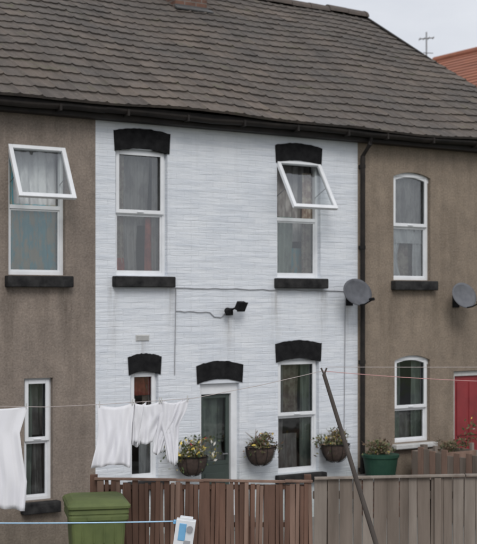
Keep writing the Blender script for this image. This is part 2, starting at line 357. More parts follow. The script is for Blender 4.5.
def roof(parent,x0,x1,front=True,mat=M_TILE):
    prof=[0,.12,.25,.38,.46,.52,.58,.66,.78,.86,.91,.95]
    def hh(f): return .006*math.exp(-((f-.5)/.07)**2)+.018*math.exp(-(((f-.95+.5)%1-.5)/.07)**2)
    tw=.30; rows=20; rh=SL/rows
    cols=[]; k=math.floor(x0/tw)
    while k*tw<x1:
        for f in prof:
            x=(k+f)*tw
            if x0<x<x1: cols.append((x,hh(f)))
        k+=1
    cols=[(x0,hh(x0/tw%1))]+cols+[(x1,hh(x1/tw%1))]
    v=[];fa=[];uv=[]
    def P(x,s,h):
        sag=.024*math.sin(x*.9+s*.5)+.014*math.sin(x*2.3-s*1.3)
        p=Vector((x,RY0,RZ0))+SD*s+SN*(h+sag)
        return (p.x,p.y if front else 2*RIDGEY-p.y,p.z)
    def jt(t,r): return random.Random(t*131+r*7919).uniform(-.005,.006)
    for r in range(rows):
        n=len(v)
        for (x,h) in cols:
            j=jt(math.floor(x/tw+1e-6),r)
            v.append(P(x,r*rh+j*.8,-.012)); v.append(P(x,r*rh+j*.8,h+.022+j)); v.append(P(x,(r+1)*rh+.02,h+.002))
        for i in range(len(cols)-1):
            a=n+i*3;b=a+3; um=math.floor((cols[i][0]+cols[i+1][0])/2/tw)+.5
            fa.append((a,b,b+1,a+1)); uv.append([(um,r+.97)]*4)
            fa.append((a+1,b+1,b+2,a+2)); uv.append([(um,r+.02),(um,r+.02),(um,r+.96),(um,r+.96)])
    obj('roof_tiles' if front else 'roof_tiles_rear',v,fa,mat,parent,uvs=uv)
    if front:
        b=MB(); x=x0; rnd=random.Random(3)
        while x<x1-.01:
            e=min(x+.445,x1); jz=rnd.uniform(-.012,.012); seg=8; n=len(b.v)
            for xx in (x,e):
                rr=.135 if xx==x else .125
                for q in range(seg+1):
                    a=math.pi*q/seg; b.v.append((xx,RIDGEY-rr*math.cos(a),RIDGEZ-.02+jz+rr*math.sin(a)))
            for q in range(seg): b.f.append((n+q,n+q+1,n+seg+2+q,n+seg+1+q)); b.m.append(0)
            b.f.append(tuple(n+q for q in range(seg+1))); b.m.append(0)
            b.f.append(tuple(n+seg+1+q for q in reversed(range(seg+1)))); b.m.append(0)
            x+=.45
        b.make('ridge_tiles',M_RIDGE,parent)
def eaves(parent,x0,x1,zoff=0):
    b=MB(); z=5.60+zoff; n=8
    b.box(x0,x1,-.20,-.17,EAVE+.0,5.66,0); b.box(x0,x1,-.17,.0,EAVE,EAVE+.02,0)
    for r in (.062,.056):
        m0=len(b.v); K=max(2,int((x1-x0)/.5))
        for i in range(K+1):
            xx=x0+(x1-x0)*i/K; dz=.010*math.sin(xx*1.9)+.006*math.sin(xx*4.7)
            for q in range(n+1):
                a=math.pi*q/n; b.v.append((xx,-.265-r*math.cos(a),z+dz-r*math.sin(a)))
        for i in range(K):
            for q in range(n): a=m0+i*(n+1)+q; b.f.append((a,a+1,a+n+2,a+n+1)); b.m.append(0)
    x=x0+.3
    while x<x1: b.box(x,x+.03,-.334,-.2,z-.078,z+.006); x+=.9
    b.make('gutter_and_fascia',M_GUTTER,parent)
def shell(parent,x0,x1,mat,gable_r=False,gable_l=False):
    b=MB(); D=2*RIDGEY
    b.quad((x1,D,0),(x0,D,0),(x0,D,EAVE+.1),(x1,D,EAVE+.1))
    for g,x in ((gable_r,x1),(gable_l,x0)):
        if g:
            n=len(b.v); b.v+=[(x,0,0),(x,D,0),(x,D,EAVE),(x,RIDGEY,RIDGEZ-.05),(x,0,EAVE)]; b.f.append((n,n+1,n+2,n+3,n+4)); b.m.append(0)
    b.make('rear_and_side_walls',mat,parent)
    if gable_r:
        c=MB(); mid=Vector((x1+.0,RY0,RZ0))+SD*(SL/2)
        for s in (1,-1):
            P=Vector((x1-.02,mid.y if s==1 else 2*RIDGEY-mid.y,mid.z-.08)); sd=Vector((0,SD.y*s,SD.z)); sn=Vector((0,-SD.z*s,SD.y))
            c.obb(P,(.03,0,0),sd*(SL/2),sn*.085)
        c.make('barge_board',M_GUTTER,parent)

# ------------------------------------------------------------------ white house
W=empty('white_terraced_house')
X0,X1=7.458,11.787
hUL=(7.75,8.536,3.465,5.10+.04); hUR=(10.33,11.10,3.465,5.10+.04)
hGL=(7.973,8.397,.75,2.15+.04); hGR=(10.345,11.075,.66,2.25+.04); hD=(9.045,9.69,.02,1.99)
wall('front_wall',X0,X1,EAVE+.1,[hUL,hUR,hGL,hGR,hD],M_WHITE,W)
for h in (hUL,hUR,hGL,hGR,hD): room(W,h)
window(W,hUL,4.30); window(W,hUR,4.30,open_ang=R(32)); window(W,hGL,1.62,sillh=.12); window(W,hGR,1.49,sillh=.12)
lintel(W,7.735,8.56,5.10,5.42); lintel(W,10.31,11.11,5.10,5.40)
lintel(W,7.945,8.425,2.14,2.43); lintel(W,10.31,11.10,2.25,2.565); lintel(W,9.00,9.735,1.99,2.30,rise=.06)
curtain(W,7.76,7.98,3.48,5.1,M_BEIGE,folds=2); curtain(W,8.40,8.53,3.48,5.1,M_GREYC,folds=2); curtain(W,8.30,8.43,3.48,4.28,M_ORC,folds=1,y=.2)
curtain(W,7.98,8.20,3.48,4.25,M_GREYC,folds=2,y=.24); curtain(W,7.98,8.40,4.15,5.1,M_GREYC,y=.3,folds=4); curtain(W,7.82,7.97,3.48,3.70,M_ORC,folds=1,y=.18)
curtain(W,10.34,10.72,3.48,4.35,M_GREENC,y=.2); curtain(W,10.90,11.10,3.48,5.0,M_BEIGE,folds=3); curtain(W,10.3,11.1,4.0,5.1,M_GREYC,y=.3,folds=7); curtain(W,10.5,10.98,3.48,3.9,M_TEAL,y=.26,folds=3)
curtain(W,7.97,8.40,1.86,2.17,M_ORC,y=.17,folds=4); curtain(W,7.97,8.07,.75,1.95,M_REDC,y=.19,folds=1); curtain(W,8.2,8.4,.75,1.6,M_NET,y=.2,folds=2); curtain(W,8.25,8.4,1.6,2.0,M_BEIGE,y=.2,folds=2)
curtain(W,10.34,10.55,.66,2.25,M_GREYC,y=.2,folds=3); curtain(W,10.88,11.08,.66,2.25,M_GREENC,y=.2,folds=3); curtain(W,10.5,10.9,1.45,2.25,M_BEIGE,y=.28,folds=4,amp=.02); curtain(W,10.5,10.9,.66,1.2,M_GREYC,y=.3,folds=4)
b=MB(); x0,x1=9.045,9.69
b.box(x0,x0+.06,.06,.16,.02,1.98); b.box(x1-.10,x1,.06,.16,.02,1.98); b.box(x0+.06,x1-.10,.06,.16,1.84,1.98)
b.make('door_frame',M_UPVC,W,bevel=.004)
b=MB(); b.box(x0+.065,x1-.105,.10,.14,.06,.85); 
pane(b,x0+.065,x1-.105,.852,1.835,.055,.10,.14)
b.box(x0+.14,x1-.18,.09,.10,.16,.74)
b.make('door_leaf',M_DKDOOR,W,bevel=.004)
g=MB(); g.quad((x0+.11,.12,.9),(x1-.15,.12,.9),(x1-.15,.12,1.79),(x0+.11,.12,1.79)); g.make('door_glass',M_GLASS,W)
b=MB(); b.tube([(9.53,.098,1.0),(9.53,.06,1.0),(9.45,.06,1.0)],.01,8); b.make('door_handle',M_METAL,W)
curtain(W,9.12,9.56,.9,1.8,M_GREENC,y=.26,folds=4)
box('door_step',8.98,9.78,-.35,.05,0,.14,M_STONE,W,bevel=.01)
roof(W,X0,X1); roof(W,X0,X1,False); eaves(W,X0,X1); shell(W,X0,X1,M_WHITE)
b=MB(); b.box(8.05,8.25,-.012,.0,2.60,2.68); 
for i in range(4): b.box(8.06,8.24,-.02,-.0125,2.605+i*.018,2.613+i*.018)
b.make('air_vent',M_OLDWHITE,W)
b=MB(); b.box(10.87,11.5,3.8,4.4,7.6,10.0); b.box(10.82,11.55,3.75,4.45,10.0,10.16); 
b.make('chimney_stack',M_BRICK,W,bevel=.006)
b=MB()
for xx in (11.03,11.34): b.tube([(xx,4.1,10.16),(xx,4.1,10.22),(xx,4.1,10.5)],[.12,.10,.11],12)
b.make('chimney_pots',M_ORTILE,W,smooth=True)
b=MB(); P=Vector((11.185,RY0,RZ0))+SD*((3.74-RY0)/SD.y)+SN*.05; b.obb(P,(.36,0,0),SD*.06,SN*.010)
b.box(10.855,11.515,3.785,3.8,7.95,8.18); b.make('lead_flashing',M_LEAD,W)
b=MB()
def wig(p,q,n=14,a=.006):
    p=Vector(p);q=Vector(q); return [p.lerp(q,i/n)+Vector((random.uniform(-a,a)*.3,0,random.uniform(-a,a) if 0<i<n else 0)) for i in range(n+1)]
b.tube(wig((8.60,-.012,3.31),(11.55,-.012,3.27),26,.008),.0065,6)
b.tube(wig((8.66,-.012,3.30),(8.64,-.012,2.13),10),.0065,6)
b.tube(wig((8.66,-.012,2.99),(9.20,-.012,2.97),8),.0065,6)
b.tube([(9.20,-.012,2.97),(9.27,-.012,2.91),(9.38,-.012,2.90),(9.45,-.012,2.96)],.0065,6)
b.tube(wig((11.55,-.012,3.27),(11.52,-.012,.9),14),.006,6)
b.make('wall_cable',M_CABLE,W)

L=empty('outdoor_floodlight',(9.52,-.05,3.0))
b=MB(); b.box(9.46,9.56,-.045,0,2.93,3.03)
b.tube([(9.51,-.045,2.99),(9.53,-.10,3.02),(9.58,-.13,3.05)],.014,8)
d=Vector((.35,-.80,-.42)).normalized(); u=d.cross(Vector((0,0,1))).normalized(); w_=u.cross(d)
c=Vector((9.60,-.17,3.06)); b.obb(c,u*.085,d*.030,w_*.060); b.obb(c+d*.036,u*.095,d*.006,w_*.070); b.obb(c-d*.04,u*.05,d*.012,w_*.035)
b.tube([(9.49,-.045,2.99),(9.43,-.09,3.0)],.012,8)
d=Vector((-.3,-.8,-.3)).normalized(); c=Vector((9.42,-.12,2.99)); b.tube([c-d*.05,c-d*.02,c+d*.03,c+d*.05],[.03,.045,.045,.025],12)
b.make('lamp_and_sensor',M_BLACK,L,bevel=.003)

# ------------------------------------------------------------------ left rendered house
H=empty('rendered_terraced_house')
a0,a1=2.9,7.458
hA=(6.25,7.03,3.455,5.09); hB=(6.46,6.855,.60,2.15); hC=(4.0,4.78,3.455,5.09); hDr=(3.3,4.1,.02,2.05); hE=(4.9,5.7,.6,2.15)
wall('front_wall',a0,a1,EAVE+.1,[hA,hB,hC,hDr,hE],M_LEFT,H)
for h in (hA,hB,hC,hDr,hE): room(H,h)
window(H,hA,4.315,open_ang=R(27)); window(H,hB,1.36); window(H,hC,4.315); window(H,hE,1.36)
curtain(H,6.26,7.02,3.47,4.36,M_TEAL,folds=6,y=.18); curtain(H,6.26,6.40,4.3,5.07,M_TEAL,folds=2,y=.18); curtain(H,6.40,7.02,4.3,5.07,M_NET,folds=5,y=.24)
curtain(H,6.46,6.64,.6,2.14,M_GREENC,folds=2); curtain(H,6.68,6.85,.6,1.3,M_GREYC,folds=2,y=.24); curtain(H,6.62,6.85,1.4,2.14,M_GREYC,folds=2,y=.3); curtain(H,4.0,4.78,3.5,5.05,M_NET); curtain(H,4.9,5.7,.6,2.1,M_NET)
b=MB(); b.box(3.3,3.37,.06,.16,.02,2.04); b.box(4.03,4.1,.06,.16,.02,2.04); b.box(3.37,4.03,.06,.16,1.97,2.04); b.make('door_frame',M_UPVC,H)
b=MB(); b.box(3.372,4.028,.1,.14,.03,1.965); b.box(3.47,3.67,.085,.1,.2,.8);b.box(3.73,3.93,.085,.1,.2,.8); b.make('door_leaf',M_DKDOOR,H,bevel=.004)
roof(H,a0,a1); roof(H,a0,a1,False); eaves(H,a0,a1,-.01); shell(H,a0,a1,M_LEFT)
# ------------------------------------------------------------------ further left house
H3=empty('rendered_terraced_house')
c0,c1=-2.0,2.9
hs=[(.3,1.1,3.455,5.09),(-1.4,-.6,3.455,5.09),(1.2,2.0,.6,2.15),(-1.5,-.7,.6,2.15)]
wall('front_wall',c0,c1,EAVE+.1,hs,M_RIGHT,H3)
for h in hs:
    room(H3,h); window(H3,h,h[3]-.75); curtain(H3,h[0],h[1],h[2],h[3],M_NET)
roof(H3,c0,c1); roof(H3,c0,c1,False); eaves(H3,c0,c1); shell(H3,c0,c1,M_RIGHT,gable_l=True)

# ------------------------------------------------------------------ right rendered house
H2=empty('rendered_terraced_house')
d0,d1=11.787,15.9
kA=(12.477,13.218,3.45,5.10); kB=(12.50,13.21,.97,2.30); kD=(13.70,14.45,.02,2.03); kC=(14.7,15.4,3.45,5.10)
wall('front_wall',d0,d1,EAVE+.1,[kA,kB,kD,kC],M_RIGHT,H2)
for h in (kA,kB,kD,kC): room(H2,h)
window(H2,kA,4.28); window(H2,kB,1.50,sill=True,sillh=.07,sillmat=M_OLDWHITE); window(H2,kC,4.28)
for k in (kA,kB,kC): spandrel(H2,k[0],k[1],k[3]-.075,k[3],M_RIGHT)
curtain(H2,12.49,12.86,3.46,4.25,M_NET,folds=4,pull=-.12); curtain(H2,13.02,13.2,3.46,4.25,M_NET,folds=2); curtain(H2,12.49,13.2,3.46,4.25,M_BEIGE,folds=6,y=.3)
curtain(H2,12.49,13.2,4.2,5.05,M_GREYC,folds=7,y=.2); curtain(H2,12.49,13.2,4.02,4.3,M_NET,folds=8,y=.17)
curtain(H2,12.50,12.74,1.0,2.25,M_GREENC,folds=3); curtain(H2,13.0,13.2,1.0,2.25,M_GREENC,folds=2); curtain(H2,12.7,13.05,1.0,1.42,M_GREYC,folds=2,y=.25); curtain(H2,14.7,15.4,3.5,5.05,M_NET)
b=MB(); b.box(13.70,13.76,.05,.16,.02,2.02); b.box(14.39,14.45,.05,.16,.02,2.02); b.box(13.76,14.39,.05,.16,1.95,2.02); b.make('door_frame',M_OLDWHITE,H2)
b=MB(); b.box(13.762,14.388,.09,.13,.03,1.948); b.box(13.84,14.05,.075,.09,.2,.85); b.box(14.1,14.31,.075,.09,.2,.85); b.box(13.84,14.05,.075,.09,1.0,1.85); b.box(14.1,14.31,.075,.09,1.0,1.85)
b.make('door_leaf',M_REDDOOR,H2,bevel=.006)
roof(H2,d0,d1); roof(H2,d0,d1,False); eaves(H2,d0,d1); shell(H2,d0,d1,M_RIGHT,gable_r=True)
b=MB(); b.tube([(11.83,-.26,5.55),(11.83,-.24,5.44),(11.83,-.07,5.28),(11.83,-.065,.08),(11.83,-.14,.03)],.036,12)
for z in (.6,2.2,3.9,5.1): b.tube([(11.83,-.065,z),(11.83,-.065,z+.05)],.045,12); b.box(11.80,11.86,-.03,.0,z,z+.05)
b.make('downpipe',M_GUTTER,H2)

# ------------------------------------------------------------------ satellite dishes
def dish(c,mount,n,mat,rx=.27,ry=.205):
    P=empty('satellite_dish',c); c=Vector(c); n=Vector(n).normalized()
    u=n.cross(Vector((0,0,1))).normalized(); w=u.cross(n).normalized()
    v=[c-n*.05];f=[];rings=6;seg=32
    for side in (0,1):
        st=len(v)
        for r in range(1,rings+1):
            k=r/rings
            for s in range(seg):
                a=2*math.pi*s/seg
                v.append(c+u*rx*k*math.cos(a)+w*ry*k*math.sin(a)+n*(-.05+.05*k*k-(.008 if side else 0)))
        if side: v.append(c-n*.058)
        ctr=0 if side==0 else len(v)-1
        for s in range(seg):
            s2=(s+1)%seg; f.append((ctr,st+s,st+s2) if not side else (ctr,st+s2,st+s))
            for r in range(rings-1):
                a=st+r*seg+s;b_=st+r*seg+s2; q=(a,a+seg,b_+seg,b_); f.append(q if not side else q[::-1])
    o1=1+(rings-1)*seg; o2=1+rings*seg+(rings-1)*seg
    for s in range(seg): s2=(s+1)%seg; f.append((o1+s,o2+s,o2+s2,o1+s2))
    obj('reflector',v,f,mat,P,smooth=True)
    m=MB(); mt=Vector(mount); bk=c-n*.06
    m.box(mt.x-.07,mt.x+.07,-.012,0,mt.z-.09,mt.z+.09)
    m.tube([mt,(mt.x,bk.y*.6,mt.z),(mt.x+(bk.x-mt.x)*.5,bk.y+.05,mt.z+.02),bk-n*.03],.018,8)
    m.obb(bk-n*.03,u*.06,w*.07,n*.025)
    lo=c-w*ry*.95; lnb=c+n*.26-w*.20
    m.tube([lo-n*.02,lo+n*.1-w*.02,lnb],.011,8); m.tube([lnb+n*.03,lnb-n*.05+w*.02],[.025,.02],10)
    m.make('bracket_and_lnb',M_BLACK,P)
dish((11.53,-.33,3.26),(11.62,0,3.15),(.06,-.95,.30),M_DISH)
dish((13.62,-.33,3.22),(13.74,0,3.12),(.10,-.95,.30),M_DISH2)

# ------------------------------------------------------------------ plants
def foliage(parent,c,rad,n,size,mats,weights,name='leaves',stems=0,droop=0):
    v=[];f=[];fm=[]; c=Vector(c)
    cl=[Vector((random.gauss(0,.5)*rad[0],random.gauss(0,.5)*rad[1],random.uniform(-.5,1.0)*rad[2])) for _ in range(max(6,n//35))]
    for i in range(n):
        p=c+random.choice(cl)+Vector([random.gauss(0,.22)*r for r in rad])
        if droop and random.random()<.2: p.z-=random.random()*droop
        mi=random.choices(range(len(mats)),weights)[0]
        s=size*random.uniform(.6,1.4)
        a=Vector([random.gauss(0,1) for _ in range(3)]).normalized(); b_=a.cross(Vector([random.gauss(0,1) for _ in range(3)])).normalized()
        k=len(v); v+=[p-a*s,p+b_*s*.45,p+a*s,p-b_*s*.45]; f.append((k,k+1,k+2,k+3)); fm.append(mi)
    o=obj(name,v,f,mats,parent,fm=fm)
    if stems:
        b=MB()
        for i in range(stems):
            e=c+Vector((random.uniform(-1.0,1.0)*rad[0],random.uniform(-1,1)*rad[1],random.uniform(.4,1.5)*rad[2]))
            s=c+Vector((random.uniform(-.4,.4)*rad[0],0,-rad[2]*.6)); b.tube([s,s.lerp(e,.5)+Vector((0,0,.02)),e],[.005,.004,.002],5)
        b.make('stems',M_TWIG,parent)
def wall_basket(x,zr,w,flowers,nleaf=420,fr=(1.05,.16,.12)):
    P=empty('hanging_flower_basket',(x,-.18,zr)); v=[];f=[];nr=7;ns=24
    for r in range(nr+1):
        a=r/nr*math.pi/2; k=math.cos(a)**.8; z=zr-.25*math.sin(a)
        for s in range(ns):
            th=2*math.pi*s/ns; j=1+.03*math.sin(5*th+r)
            v.append((x+w*k*j*math.cos(th),-.20+.17*k*j*math.sin(th),z))
    for r in range(nr):
        for s in range(ns):
            a=r*ns+s;b_=r*ns+(s+1)%ns; f.append((a,a+ns,b_+ns,b_))
    f.append(tuple(range(ns)))
    obj('coir_bowl',v,f,M_COIR,P,smooth=False)
    b=MB(); ring=[(x+(w+.006)*math.cos(t/24*2*math.pi),-.20+.176*math.sin(t/24*2*math.pi),zr+.005) for t in range(25)]
    b.tube(ring,.007,6,cap=False)
    for s in range(8):
        th=2*math.pi*s/8
        b.tube([(x+(w+.012)*math.cos(a)**.8*math.cos(th),-.20+.182*math.cos(a)**.8*math.sin(th),zr-.26*math.sin(a)) for a in [q/6*1.45 for q in range(7)]],.004,5)
    b.box(x-.02,x+.02,-.03,0,zr-.25,zr+.05)
    b.make('wire_frame',M_BLACK,P)
    foliage(P,(x,-.2,zr+.06),(w*fr[0],fr[1],fr[2]),nleaf,.026,[M_LEAF,M_LEAF2]+flowers[0],flowers[1],stems=16,droop=.16)
wall_basket(8.80,1.03,.22,([M_YEL,M_WPET,M_RED],[5,5,1.5,.8,.1]),1000,(1.25,.18,.16))
wall_basket(9.91,1.09,.22,([M_RED,M_YEL,M_TWIG],[3,4.5,.15,.6,5]),650,(1.0,.17,.13))
wall_basket(11.22,1.05,.22,([M_YEL,M_WPET,M_TWIG],[3,5,.5,.3,4]),700,(1.05,.17,.14))
P=empty('green_plant_tub',(11.88,-.42,.57)); b=MB()
cx,cy=11.88,-.42
b.tube([(cx,cy,.57),(cx,cy,.58),(cx,cy,.84),(cx,cy,.85),(cx,cy,.89),(cx,cy,.892),(cx,cy,.85)],[.20,.215,.255,.272,.275,.255,.245],28)
b.make('tub',M_TUB,P); foliage(P,(cx,cy,.95),(.24,.2,.12),560,.024,[M_LEAF,M_LEAF2,M_TWIG,M_YEL],[4,5,5,.3],stems=16,droop=.08)

P=empty('low_brick_wall',(12.0,-.35,0)); b=MB(); b.box(11.62,12.16,-.72,-.12,0,.52); b.make('brickwork',M_BRICK,P); box('coping',11.6,12.18,-.74,-.10,.52,.57,M_STONE,P,bevel=.008)
P=empty('low_wooden_fence',(12.2,-1.8,0)); b=MB(); y=-.76; i=0
while y>-3.3:
    b.box(12.19,12.215,y-.115,y,0.03,.99+random.uniform(-.04,.04),i%2); y-=.125; i+=1
for z in (.3,.8): b.box(12.22,12.26,-3.35,-.76,z,z+.07)
for yy in (-.85,-2.1,-3.3): b.box(12.262,12.342,yy-.08,yy,0,1.05)
b.make('boards',[M_GREYW,M_FENCEB],P,bevel=.004)
P=empty('wooden_planter',(13.1,-.6,0)); b=MB()
for k in range(6): b.box(12.60,13.4,-.82,-.79,.06+k*.14,.19+k*.14,k%2); b.box(12.60,13.4,-.33,-.30,.06+k*.14,.19+k*.14); b.box(12.57,12.595,-.82,-.30,.06+k*.14,.19+k*.14,k%2); b.box(13.405,13.43,-.82,-.30,.06+k*.14,.19+k*.14)
for xx in (12.61,13.34): b.box(xx,xx+.05,-.785,-.735,0,1.0)
b.box(12.62,13.38,-.78,-.34,.4,.80)
b.make('planter_boards',[M_GREYW2,M_FENCEB],P,bevel=.004)
foliage(P,(13.1,-.56,.92),(.3,.18,.12),360,.026,[M_LEAF,M_LEAF2,M_TWIG],[3,4,5],stems=18)
P=empty('potted_shrub',(13.9,-.7,0)); b=MB(); b.tube([(13.9,-.75,0),(13.9,-.75,.3),(13.9,-.75,.33),(13.9,-.75,.36)],[.14,.19,.21,.21],20); b.make('pot',M_ORTILE,P)
foliage(P,(13.9,-.75,.92),(.34,.25,.36),1500,.03,[M_LEAF,M_LEAF2,M_WPET,M_YEL],[5,5,.3,.3],stems=24)
b=MB(); b.tube([(13.9,-.75,.35),(13.9,-.74,.8)],[.02,.012],8); b.make('trunk',M_TWIG,P)

# ------------------------------------------------------------------ oblique yard fence (runs at 33 deg to the terrace)
FO=Vector((7.352,-3.578,0)); FR=Vector((math.cos(R(33)),-math.sin(R(33)),0)); FF=Vector((math.sin(R(33)),math.cos(R(33)),0)); UZ=Vector((0,0,1))
def FP(s,o,z): return FO+FR*s+FF*o+UZ*z
def fbox(b,s0,s1,o0,o1,z0,z1,mi=0,tilt=0):
    b.obb(FP((s0+s1)/2,(o0+o1)/2,(z0+z1)/2),FR*((s1-s0)/2),FF*((o1-o0)/2),(UZ+FR*tilt)*((z1-z0)/2),mi)
P=empty('brown_wooden_fence',FP(-.4,0,0)); b=MB(); s=-1.49
while s<.76:
    w=random.uniform(.035,.07); top=1.225-.014*(s+1.5)+random.uniform(-.04,.02)
    fbox(b,s,s+w,-.012+random.uniform(-.014,.012),.006,.04,top,random.choice([0,0,1]),random.uniform(-.028,.028)); s+=w+random.uniform(.002,.010)
for z in (.25,.72,1.12): fbox(b,-1.5,.77,.018,.04,z,z+.05)
K=8
for k in range(K):
    sa=-1.525+k*2.31/K; b.obb(FP(sa+1.155/K,-.002,1.236-.0135*(sa+1.5)+random.uniform(-.004,.004)),FR*(1.155/K+.002)-UZ*.002,FF*(.026+random.uniform(0,.004)),UZ*.012,1)
for q in (-.72,.06): fbox(b,q,q+.04,-.05,-.032,.04,1.2,1,.01)
for q in (-1.58,.70): fbox(b,q,q+.075,.045,.12,0,1.27)
s=-1.46
while s<.74: fbox(b,s,s+.060,.042,.05,.05,1.17,0); s+=.075
b.make('slats_and_rails',[M_FENCE,M_FENCEB],P,bevel=.003)
P=empty('grey_wooden_fence',FP(2.8,0,0)); b=MB(); s=.80
while s<5.6:
    w=random.uniform(.085,.14); top=1.225+.02*math.sin(s*1.3)+random.uniform(-.02,.015)+.02*(s-.8)
    fbox(b,s,s+w,-.012+random.uniform(-.010,.008),.010,.03,top,random.choice([0,0,1]),random.uniform(-.012,.012)); s+=w+random.uniform(.003,.014)
for z in (.3,1.02): fbox(b,.79,5.6,.014,.055,z,z+.08)
for k in range(3):
    q=.80+k*1.6
    b.obb(FP(q+.8,-.02,1.245+.02*(q)),(FR+UZ*.02)*.795,FF*.040,UZ*.011,1)
for q in (.9,2.02,3.4,4.9): fbox(b,q,q+.09,.06,.15,0,1.22); 
fbox(b,2.07,2.14,-.06,-.026,.02,1.25)
b.make('boards_and_rails',[M_GREYW,M_GREYW2],P,bevel=.003)

# ------------------------------------------------------------------ wheelie bin
P=empty('wheelie_bin',FP(-1.46,-.45,0)); c=Vector(FP(-1.46,-.47,0))
rot=Matrix.Rotation(R(12),3,'Z'); U=rot@FR; V=rot@FF
def ring(z,hw,hd,off=0,rc=.05):
    pts=[]
    for (sx,sy,a0_) in ((1,1,0),(-1,1,90),(-1,-1,180),(1,-1,270)):
        for k in range(4):
            a=R(a0_+k*30); pts.append(c+U*(sx*(hw-rc)+rc*math.cos(a))+V*(sy*(hd-rc)+rc*math.sin(a)+off)+UZ*z)
    return pts
def loft(rings):
    v=[];f=[];n=len(rings[0])
    for r in rings: v+=r
    for i in range(len(rings)-1):
        for k in range(n): a=i*n+k;b_=i*n+(k+1)%n; f.append((a,b_,b_+n,a+n))
    f.append(tuple(reversed(range(n)))); f.append(tuple((len(rings)-1)*n+k for k in range(n))); return v,f
v,f=loft([ring(.05,.22,.25),ring(.12,.24,.27),ring(.55,.258,.302),ring(.56,.253,.297),ring(.90,.272,.33),ring(.93,.30,.355),ring(.97,.302,.357),ring(.975,.296,.352),ring(.99,.296,.352),ring(.995,.305,.36),ring(1.04,.30,.355)])
obj('bin_body',v,f,M_BIN,P,smooth=False,bevel=.004)
v,f=loft([ring(1.046,.315,.375),ring(1.075,.318,.378),ring(1.085,.31,.368),ring(1.10,.30,.35),ring(1.125,.25,.28),ring(1.13,.15,.18)])
obj('bin_lid',v,f,M_BIN,P,bevel=.004)
b=MB(); b.tube([c-U*.26+V*.40+UZ*1.02,c+U*.26+V*.40+UZ*1.02],.018,10)
for q in (-.25,.25): b.obb(c+U*q+V*.385+UZ*1.02,U*.02,V*.03,UZ*.025)
b.obb(c-V*.352+UZ*.95,U*.12,V*.012,UZ*.018)
for q in (-.16,-.05,.05,.16): b.obb(c+U*q-V*.318+UZ*.80,U*.006,V*.012,UZ*.10)
b.make('bin_handle_and_ribs',M_BIN,P,bevel=.003)
b=MB()
for q in (-.27,.27): b.tube([c+U*(q-.025)+V*.25+UZ*.1,c+U*(q+.025)+V*.25+UZ*.1],.1,20)
b.make('bin_wheels',M_RUBBER,P)

# ------------------------------------------------------------------ clothes prop, line, washing
LO=-.95
P=empty('clothes_prop',FP(1.3,LO,0)); b=MB(); b.tube([FP(1.58,LO,0),FP(1.2,LO+.01,1.24),FP(.842,LO,2.40)],[.027,.025,.020],10)
b.tube([FP(.85,LO,2.38),FP(.815,LO,2.46)],.009,6); b.tube([FP(.84,LO,2.38),FP(.87,LO,2.46)],.009,6)
b.make('pole',M_PROP,P)
def line(name,pts,r,mat,sag=.0):
    P=empty(name,pts[0]); b=MB(); out=[]
    for i in range(len(pts)-1):
        p=Vector(pts[i]);q=Vector(pts[i+1]); n=24
        for k in range(n+(i==len(pts)-2)):
            t=k/n; out.append(p.lerp(q,t)-UZ*sag*4*t*(1-t))
    b.tube(out,r,6); b.make('cord',mat,P); return P
def wz(s):
    pts=[(-6,2.25),(-2.8,2.09),(-1.9,2.075),(-1.35,2.10),(-.45,2.16),(.2,2.285),(.83,2.43),(2.35,2.33),(6,2.6)]
    for (a,za),(b_,zb) in zip(pts,pts[1:]):
        if a<=s<=b_: return za+(zb-za)*(s-a)/(b_-a)
    return 2.3
line('clothes_line',[FP(s,LO,wz(s)) for s in (-6,-2.8,-1.9,-1.35,-.45,.2,.83)],.003,M_ROPE)
line('clothes_line',[FP(.83,LO,2.43),FP(2.35,LO,2.33),FP(6,LO,2.6)],.0035,M_ROPER,.01)
line('clothes_line',[FP(.9,LO+.4,2.45),FP(6,LO+.4,2.50)],.0025,M_ROPE,.02)
for ss in (-6,6):
    P=empty('clothes_line_post',FP(ss,LO,0)); b=MB(); b.tube([FP(ss,LO,0),FP(ss,LO,2.7)],.035,10); b.tube([FP(ss,LO-.3,2.5),FP(ss,LO+.5,2.5)],.02,8); b.make('post',M_METAL,P)
def garment(name,panels,amp=.02,folds=3):
    s0=panels[0][0][1]; P=empty(name,FP(s0,LO,panels[0][0][0])); v=[];f=[];nx=30
    for pi,rows in enumerate(panels):
        rr=[]
        for (r0,r1) in zip(rows,rows[1:]):
            for k in range(6): t=k/6; rr.append(tuple(r0[i]+(r1[i]-r0[i])*t for i in range(3)))
        rr.append(rows[-1]); n0=len(v); H_=rows[0][0]-rows[-1][0]; ph=random.random()*6
        for j,(z,l,r) in enumerate(rr):
            dn=(rows[0][0]-z)/H_
            for i in range(nx+1):
                t=i/nx; s=l+(r-l)*t
                d=amp*(.25+dn)*math.sin(t*folds*2*math.pi+ph+dn*1.6)+.014*math.sin(t*11+dn*7+ph)*dn+.006*math.sin(t*27-dn*9)*(.4+dn)+.03*dn*math.sin(ph)
                # gathers radiating from the pegs
                d+=.012*(1-dn)*math.sin(t*math.pi*7+dn*3)
                zz=z+(wz(s)-rows[0][0])*(1-dn)*(1 if j==0 else .8)+.016*math.sin(t*6+ph)*dn-.035*math.sin(math.pi*t)*(1-dn)
                v.append(FP(s,LO+d+pi*.006,zz))
        for j in range(len(rr)-1):
            for i in range(nx):
                a=n0+j*(nx+1)+i; f.append((a,a+1,a+nx+2,a+nx+1))
    o=obj('cloth',v,f,M_LAUND,P,smooth=True)
    m=o.modifiers.new('solid','SOLIDIFY'); m.thickness=.003
    b=MB(); L_=panels[0][0]
    for s in (L_[1]+.02,L_[2]-.02): b.obb(FP(s,LO-.0,wz(s)+.005),FR*.005,FF*.010,UZ*.028)
    b.make('pegs',M_OLDWHITE,P)
